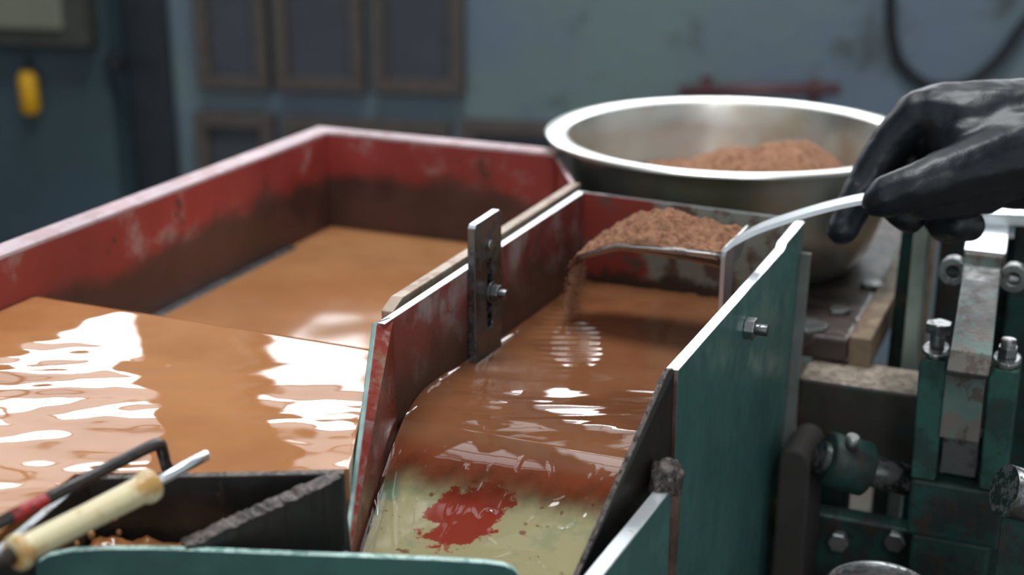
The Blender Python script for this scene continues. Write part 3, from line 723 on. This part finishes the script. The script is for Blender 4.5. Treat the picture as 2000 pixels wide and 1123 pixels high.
for i in range(len(hp)-1):
    p0, p1, p2, p3 = hp[max(i-1, 0)], hp[i], hp[i+1], hp[min(i+2, len(hp)-1)]
    for k in range(5):
        s = k/5; hpp.append(p1.lerp(p2, s) if i == 0 else .5*((2*p1)+(p2-p0)*s+(2*p0-5*p1+4*p2-p3)*s*s+(3*p1-p0-3*p2+p3)*s**3))
hpp.append(hp[-1])
bm = bmesh.new(); add_strap(bm, hpp, V(0, 1, 0), .026, .0038, 0); finish('handle', bm, steel('scoop_handle_steel', (.8, .82, .84, 1), .3, (.3, .27, .25, 1), (.62, .75)), sc_, .0007)
# heap on the scoop
hc = V(-.325, SY+.012, .955)
bm = bmesh.new(); NG = 90; g = {}
for i in range(NG+1):
    for j in range(NG+1):
        u = -.02+1.09*i/NG; v = -1.0+2.0*j/NG
        b = scoop_pt(min(max(u, .0), 1.07), v)
        prof = max(0, 1-abs(u-.45)/.62); prof = prof**.75 if prof > 0 else 0
        edge = max(0, 1-abs(v)**2.4)
        hgt = .031*prof*edge**.8
        hgt += (.0035*fbm(b.x*110, b.y*110, 3, 4)+.0022*abs(fbm(b.x*260, b.y*260, 6, 2)))*min(1, hgt*260)
        if abs(v) > .985 or i in (0,): hgt = min(hgt, .0005)
        x = b.x; 
        if i == NG: x = b.x; 
        g[i, j] = bm.verts.new(V(x, b.y*.0+SY+.012+(b.y-SY-.012)*.97, b.z+.0008+hgt-(.008*max(0, (u-1.0)/.07))))
for i in range(NG):
    for j in range(NG): bm.faces.new((g[i, j], g[i, j+1], g[i+1, j+1], g[i+1, j])).smooth = False
setprops(finish('ore_powder', bm, M['powder'], origin=hc), 'crumbly heap of brown powder piled on the scoop', 'powder', kind='stuff')
# lumps on the heap and the powder that falls from the tip
bm = bmesh.new()
def grain(bm, p, r):
    vs_ = [bm.verts.new(p+V(*d)*r*random.uniform(.7, 1.3)) for d in ((1, 0, 0), (-1, 0, 0), (0, 1, 0), (0, -1, 0), (0, 0, 1), (0, 0, -1))]
    for a, b, c in ((0, 2, 4), (2, 1, 4), (1, 3, 4), (3, 0, 4), (2, 0, 5), (1, 2, 5), (3, 1, 5), (0, 3, 5)): bm.faces.new((vs_[a], vs_[b], vs_[c]))
tip = scoop_pt(1.0, 0)
for k in range(2600):
    s = random.random()**.8
    z = tip.z+.001-s*(tip.z-WB-.002); x = tip.x-.004-.010*s**.5+random.gauss(0, .0012+.0016*s); y = tip.y+random.gauss(0, .010)
    grain(bm, V(x, y, z), random.uniform(.00025, .00065))
setprops(finish('falling_powder', bm, M['powder']), 'thin stream of brown powder falling from the scoop tip', 'powder', kind='stuff')

# ================================================================== PERSON (gloved right hand)
def field_mesh(chains, voxel):
    """one closed surface grown from tapered limbs"""
    bm = bmesh.new()
    for ch_ in chains:
        pts = [Vector(p) for p, r in ch_]; rs = [r*1.13 for p, r in ch_]
        P, R_ = [], []
        for i in range(len(pts)-1):
            for k in range(8):
                s = k/8; P.append(pts[i].lerp(pts[i+1], s)); R_.append(rs[i]*(1-s)+rs[i+1]*s)
        P.append(pts[-1]); R_.append(rs[-1])
        for p, r in zip(P, R_):
            bmesh.ops.create_icosphere(bm, subdivisions=2, radius=r, matrix=Matrix.Translation(p))
    return bm
D = 1.085
def hd(x, y, d): return Dp(x, y, d)
chains = [
 # back of the hand and palm
 [(hd(2080, 262, 1.10), .034), (hd(1990, 252, 1.10), .036), (hd(1900, 240, 1.10), .030), (hd(1835, 222, 1.105), .0215)],
 [(hd(2080, 300, 1.09), .032), (hd(1990, 290, 1.085), .034), (hd(1900, 285, 1.095), .031), (hd(1845, 270, 1.115), .022)],
 [(hd(2080, 330, 1.11), .030), (hd(1990, 328, 1.12), .031), (hd(1915, 330, 1.13), .026), (hd(1875, 345, 1.14), .018)],
 # index finger: over the knuckle, down behind the handle
 [(hd(1840, 215, 1.105), .0195), (hd(1795, 222, 1.11), .0175), (hd(1745, 275, 1.12), .0155), (hd(1706, 335, 1.125), .0145), (hd(1668, 400, 1.125), .0135), (hd(1645, 448, 1.12), .0115)],
 # middle finger behind it
 [(hd(1850, 240, 1.13), .0190), (hd(1800, 275, 1.14), .0170), (hd(1765, 345, 1.145), .0150), (hd(1752, 400, 1.135), .0135), (hd(1775, 425, 1.11), .0120)],
 # ring and little finger curled under the palm
 [(hd(1880, 300, 1.145), .0180), (hd(1845, 350, 1.15), .0155), (hd(1825, 405, 1.14), .0140), (hd(1845, 442, 1.115), .0125), (hd(1872, 440, 1.095), .0110)],
 [(hd(1915, 340, 1.14), .0165), (hd(1890, 385, 1.14), .0145), (hd(1880, 425, 1.125), .0130), (hd(1893, 440, 1.10), .0115)],
 # thumb in front, pressing the handle
 [(hd(1990, 300, 1.075), .028), (hd(1910, 325, 1.062), .0225), (hd(1842, 345, 1.052), .0180), (hd(1785, 365, 1.052), .0165), (hd(1735, 384, 1.058), .0150), (hd(1716, 392, 1.060), .0118)],
 [(hd(1990, 318, 1.09), .024), (hd(1920, 362, 1.08), .020), (hd(1850, 385, 1.07), .0150), (hd(1790, 395, 1.066), .0125)],
 # wrist
 [(hd(2060, 292, 1.10), .040), (hd(2170, 290, 1.12), .036), (hd(2300, 300, 1.14), .037)],
]
person = thing('person', "person's right hand in a black glove gripping the scoop handle", 'person', hd(2080, 330, 1.10))
bm = field_mesh(chains, .002)
gl = finish('glove', bm, M['black_glove'], person, 0, True)
rm = gl.modifiers.new('remesh', 'REMESH'); rm.mode = 'VOXEL'; rm.voxel_size = .0022; rm.use_smooth_shade = True
s1 = gl.modifiers.new('smooth', 'SMOOTH'); s1.factor = .6; s1.iterations = 5
tex = bpy.data.textures.new('wrinkle', 'CLOUDS'); tex.noise_scale = .018; tex.noise_depth = 2
dm = gl.modifiers.new('wrinkles', 'DISPLACE'); dm.texture = tex; dm.strength = .0026; dm.mid_level = .5; dm.texture_coords = 'LOCAL'
s2 = gl.modifiers.new('smooth2', 'SMOOTH'); s2.factor = .5; s2.iterations = 1
bm = bmesh.new(); pts = [hd(2200, 292, 1.125), hd(2290, 300, 1.14), hd(2500, 330, 1.17), hd(2800, 380, 1.20)]
add_tube(bm, pts, [.044, .047, .052, .060], 32); finish('sleeve', bm, M['sleeve'], person)

# ================================================================== MACHINE AT THE RIGHT
mach = thing('drive_clamp', 'green split clamp block with two bolts gripping a rocker arm', 'clamp', (-.06, .98, .70))
cz = .878
def cheek(x0, x1, yt, name):
    a, b = Zp(x0, yt, cz), Zp(x1, yt+(x1-x0)*.2, cz); return a, b
CL = Zp(1797, 690, cz); CR = Zp(1850, 700, cz); RL = Zp(1930, 722, cz); RR = Zp(1988, 734, cz)
xa, xb, xc, xd = CL.x, CR.x, RL.x, RR.x; yn = CL.y; yf = yn+.036
for (p, q) in ((xa, xb), (xc, xd)):
    bm = bmesh.new(); add_prism(bm, [V(p+.002, yn, .772), V(q, yn, .772), V(q, yn, cz-.004), V(p+.004, yn, cz-.004), V(p, yn, cz-.012)], V(0, .034, 0)); 
    for f in bm.faces: f.material_index = 0
    add_prism(bm, [V((p+q)/2+math.cos(a_)*(q-p)/2*1.02, yn+.017+math.sin(a_)*.0185, cz-.004) for a_ in [2*math.pi*k/20 for k in range(20)]], V(0, 0, .005), 1)
    finish('clamp_cheek', bm, [M['green_mid'], M['grey_steel']], mach, .0015)
bm = bmesh.new(); add_box(bm, (xa+.002, yn, .722), (xd, yn+.04, .7715)); finish('clamp_base', bm, M['green_dark'], mach, .003)
bm = bmesh.new(); add_box(bm, (xb+.0005, yn+.012, .774), (xc-.0005, yn+.034, .81)); finish('clamp_bridge', bm, M['dark_steel'], mach, .002)
for k, (x, hh) in enumerate((((xa+xb)/2, .019), ((xc+xd)/2, .014))):
    bm = bmesh.new(); c = V(x, yn+.017, cz+.0012); cyl(bm, c, c+V(0, 0, hh), .0058, 18); hexprism(bm, c+V(0, 0, hh-.007 if k == 0 else .0), (0, 0, 1), .0105 if k == 0 else .008, .008)
    finish('clamp_bolt', bm, M['grey_steel'], mach, .0006)
bm = bmesh.new(); add_box(bm, (xa+.006, yn+.004, 0), (xd-.006, yn+.036, .7215)); finish('pedestal', bm, M['green_dark'], mach, .003)
# rocker arm
xm = (xb+xc)/2
arm = thing('rocker_arm', 'bent flat steel arm with chipped green paint standing in the clamp', 'arm', (xm, yn, .80))
q1, q2, q3, q4 = Zp(1936, 425, .925), Zp(1921, 510, .920), Zp(1896, 700, .892), Dp(1868, 905, .93)
pts = [V(q1.x, q1.y+.03, .926), q1, q2+V(0, .012, .001), q2, q2+V(-.0005, -.004, -.006)]+[q2.lerp(q3, s) for s in (.3, .6, .9)]+[q3, q3+V(-.0005, -.006, -.004), q3+V(-.002, -.007, -.02)]
pts[-1] = V(xm-.001, yn+.004, .868); pts += [V(xm-.001, yn+.004, .84), V(xm-.001, yn+.004, .8115)]
bm = bmesh.new(); add_strap(bm, pts, V(1, 0, 0), [.034]*3+[.030]*2+[.029+(xc-xb-.0305)*k/5 for k in range(6)][:6]+[xc-xb-.0015]*(len(pts)-11), .012, 0); finish('arm_bar', bm, [M['rail_green']], arm, .0015)
bm = bmesh.new(); add_strap(bm, [pts[0]+V(0, 0, .0068), pts[1]+V(0, 0, .0068), pts[3]+V(0, .004, .0068)], V(1, 0, 0), .033, .0016); finish('bright_top_plate', bm, M['bare'], arm, .0004)
# pivot pin with ring lugs on both sides
pc_ = q2.lerp(q3, .16); bm = bmesh.new(); cyl(bm, pc_+V(-.034, .02, -.006), pc_+V(.05, .02, -.006), .006, 18); finish('pivot_pin', bm, M['grey_steel'], arm)
for s_ in (-1, 1):
    bm = bmesh.new(); c = pc_+V(s_*.024, .018, -.004)
    mtx = Matrix.Translation(c) @ Matrix.Rotation(math.pi/2, 4, 'X')
    rr_ = []
    for k in range(32):
        a_ = 2*math.pi*k/32
        rr_.append([bm.verts.new(mtx @ V(r_*math.cos(a_), r_*math.sin(a_), h_)) for r_, h_ in ((.0055, .006), (.012, .006), (.012, -.006), (.0055, -.006))])
    for k in range(32):
        for q in range(4): bm.faces.new((rr_[k][q], rr_[k][(q+1) % 4], rr_[(k+1) % 32][(q+1) % 4], rr_[(k+1) % 32][q]))
    finish('ring_lug', bm, M['grey_steel'], arm, .0008)
# pale cover behind the hand
c0 = Dp(1985, 420, 1.26)
bm = bmesh.new(); add_prism(bm, [c0+V(-.035, -.03, -.006), c0+V(.10, -.01, -.002), c0+V(.10, .08, .006), c0+V(-.01, .07, .004)], V(0, 0, .012))
cv = thing('machine_cover', 'bright flat steel cover behind the wrist at the right edge', 'cover', c0+V(.03, .02, -.30))
finish('cover_plate', bm, M['bare'], cv, .002)
bm = bmesh.new(); add_box(bm, (c0.x+.0, c0.y+.0, 0), (c0.x+.09, c0.y+.03, c0.z-.007)); finish('cover_post', bm, M['green_dark'], cv, .003)
# upright frame between plank and arm
fr = thing('upright_guard', 'dark green upright machine frame between plank and rocker arm', 'frame', (-.09, 1.22, 0))
a0 = Dp(1795, 435, 1.22); bm = bmesh.new(); add_box(bm, (a0.x-.004, a0.y, 0), (a0.x+.008, a0.y+.03, a0.z)); finish('edge_bar', bm, plain('pale_green_bar', lin(150, 160, 150), .45), fr, .001)
a1 = Dp(1725, 470, 1.28); a2 = Dp(1786, 440, 1.26)
bm = bmesh.new(); add_prism(bm, [V(-.168, 1.29, .50), V(-.100, 1.26, .50), V(a2.x, 1.26, a2.z), V(a2.x-.012, 1.27, a2.z)], V(0, .01, 0)); finish('side_sheet', bm, M['green_dark'], fr, .001)
a3, a4 = Dp(1806, 470, 1.24), Dp(1900, 470, 1.24)
bm = bmesh.new(); add_box(bm, (a0.x+.0085, 1.33, .50), (a0.x+.062, 1.342, a3.z+.0)); finish('brown_sheet', bm, paint('brown_grime', lin(52, 46, 44), lin(36, 52, 48), lin(60, 46, 42), 14, (.5, .6), (.55, .66), .5, .3), fr, .001)
bm = bmesh.new(); add_box(bm, (a0.x+.063, 1.33, .40), (a0.x+.2, 1.35, a3.z-.015)); finish('back_sheet', bm, M['green_dark'], fr, .001)
for x in (a0.x+.03, a0.x+.19):
    bm = bmesh.new(); add_box(bm, (x-.01, 1.3425+.008, 0), (x+.01, 1.375, .55)); finish('foot_post', bm, M['green_dark'], fr, .001)
# drive shaft with collar, pulley, end nut
sy = 1.06
s0 = Dp(1606, 893, 1.13); s1_ = Yp(1797, 945, yn+.02); s1_ = s0+(s1_-s0)*((xa+.001-s0.x)/(s1_.x-s0.x))
sdir = (s1_-s0).normalized()
sh = thing('drive_shaft', 'dark drive shaft with green collar running low into the clamp', 'shaft', s0)
bm = bmesh.new(); cyl(bm, s0-sdir*.002, s1_, .013, 24); finish('shaft_bar', bm, M['dark_steel'], sh)
c = s0.lerp(s1_, .26); bm = bmesh.new(); add_tube(bm, [c-sdir*.018, c-sdir*.016, c+sdir*.016, c+sdir*.018], [.020, .0225, .0225, .020], 28); finish('collar', bm, M['green_dark'], sh)
bm = bmesh.new(); cyl(bm, c+V(.004, -.01, .018), c+V(.006, -.012, .030), .005, 12); finish('set_screw', bm, M['grey_steel'], sh)
pa, pb = Dp(1536, 850, 1.17), Dp(1604, 850, 1.17); px0, px1 = pa.x, pb.x; cxm = (px0+px1)/2; rr = (px1-px0)/2
bm = bmesh.new(); add_prism(bm, [V(px0, s0.y+.004, 0), V(px1, s0.y+.004, 0)]+[V(cxm+rr*math.cos(a_), s0.y+.004, pa.z-rr+rr*math.sin(a_)) for a_ in [math.pi*k/10 for k in range(11)]], V(0, max(.012, 1.110-s0.y-.004), 0)); finish('bearing_block', bm, plain('brown_grey_block', lin(58, 52, 50), .7), sh, .003)
c = Dp(1992, 965, .96); e_ = thing('shaft_end', 'shaft stub with bright nut low at the right edge', 'shaft', c)
bm = bmesh.new(); cyl(bm, c-sdir*.012, c+sdir*.006, .018, 24); finish('stub', bm, M['dark_steel'], e_)
bm = bmesh.new(); hexprism(bm, c+sdir*.007, sdir, .017, .018); finish('nut', bm, M['grey_steel'], e_, .001)
bm = bmesh.new(); add_box(bm, (c.x-.01, c.y, 0), (c.x+.01, c.y+.02, c.z-.012)); finish('stub_post', bm, M['green_dark'], e_, .001)
# housing below: base sheet and rounded guard, bolts, brass fittings
hb = thing('gear_housing', 'dark gear housing with a round rim and bolts under the shaft', 'housing', (-.12, 1.10, 0))
g0 = Dp(1718, 1150, 1.05)
bm = bmesh.new(); add_box(bm, (-.205, 1.112, 0), (.02, 1.135, .70)); finish('housing_sheet', bm, M['green_dark'], hb, .002)
bm = bmesh.new(); c = V(g0.x, 1.0, .0)
add_tube(bm, [V(g0.x, g0.y, 0), V(g0.x, g0.y, g0.z-.003), V(g0.x, g0.y, g0.z)], [.038, .038, .036], 40); finish('round_guard', bm, M['dark_steel'], hb)
bm = bmesh.new(); lathe(bm, [(.035, .000), (.037, .003), (.040, .001), (.038, -.004)], 48, 0, g0); finish('guard_rim', bm, M['grey_steel'], hb)
for x, y in ((1750, 1052), (1640, 1052)):
    c = Yp(x, y, 1.111); bm = bmesh.new(); hexprism(bm, c, (0, -1, 0), .009, .010); finish('housing_bolt', bm, M['grey_steel'], hb, .0008)
for x, y, h in ((1522, 1000, .03), (1578, 972, .022)):
    c = Yp(x, y, 1.11); bm = bmesh.new(); add_tube(bm, [c+V(0, -.006, -h/2), c+V(0, -.006, h/2)], .005, 14); finish('brass_fitting', bm, M['brass'], hb)
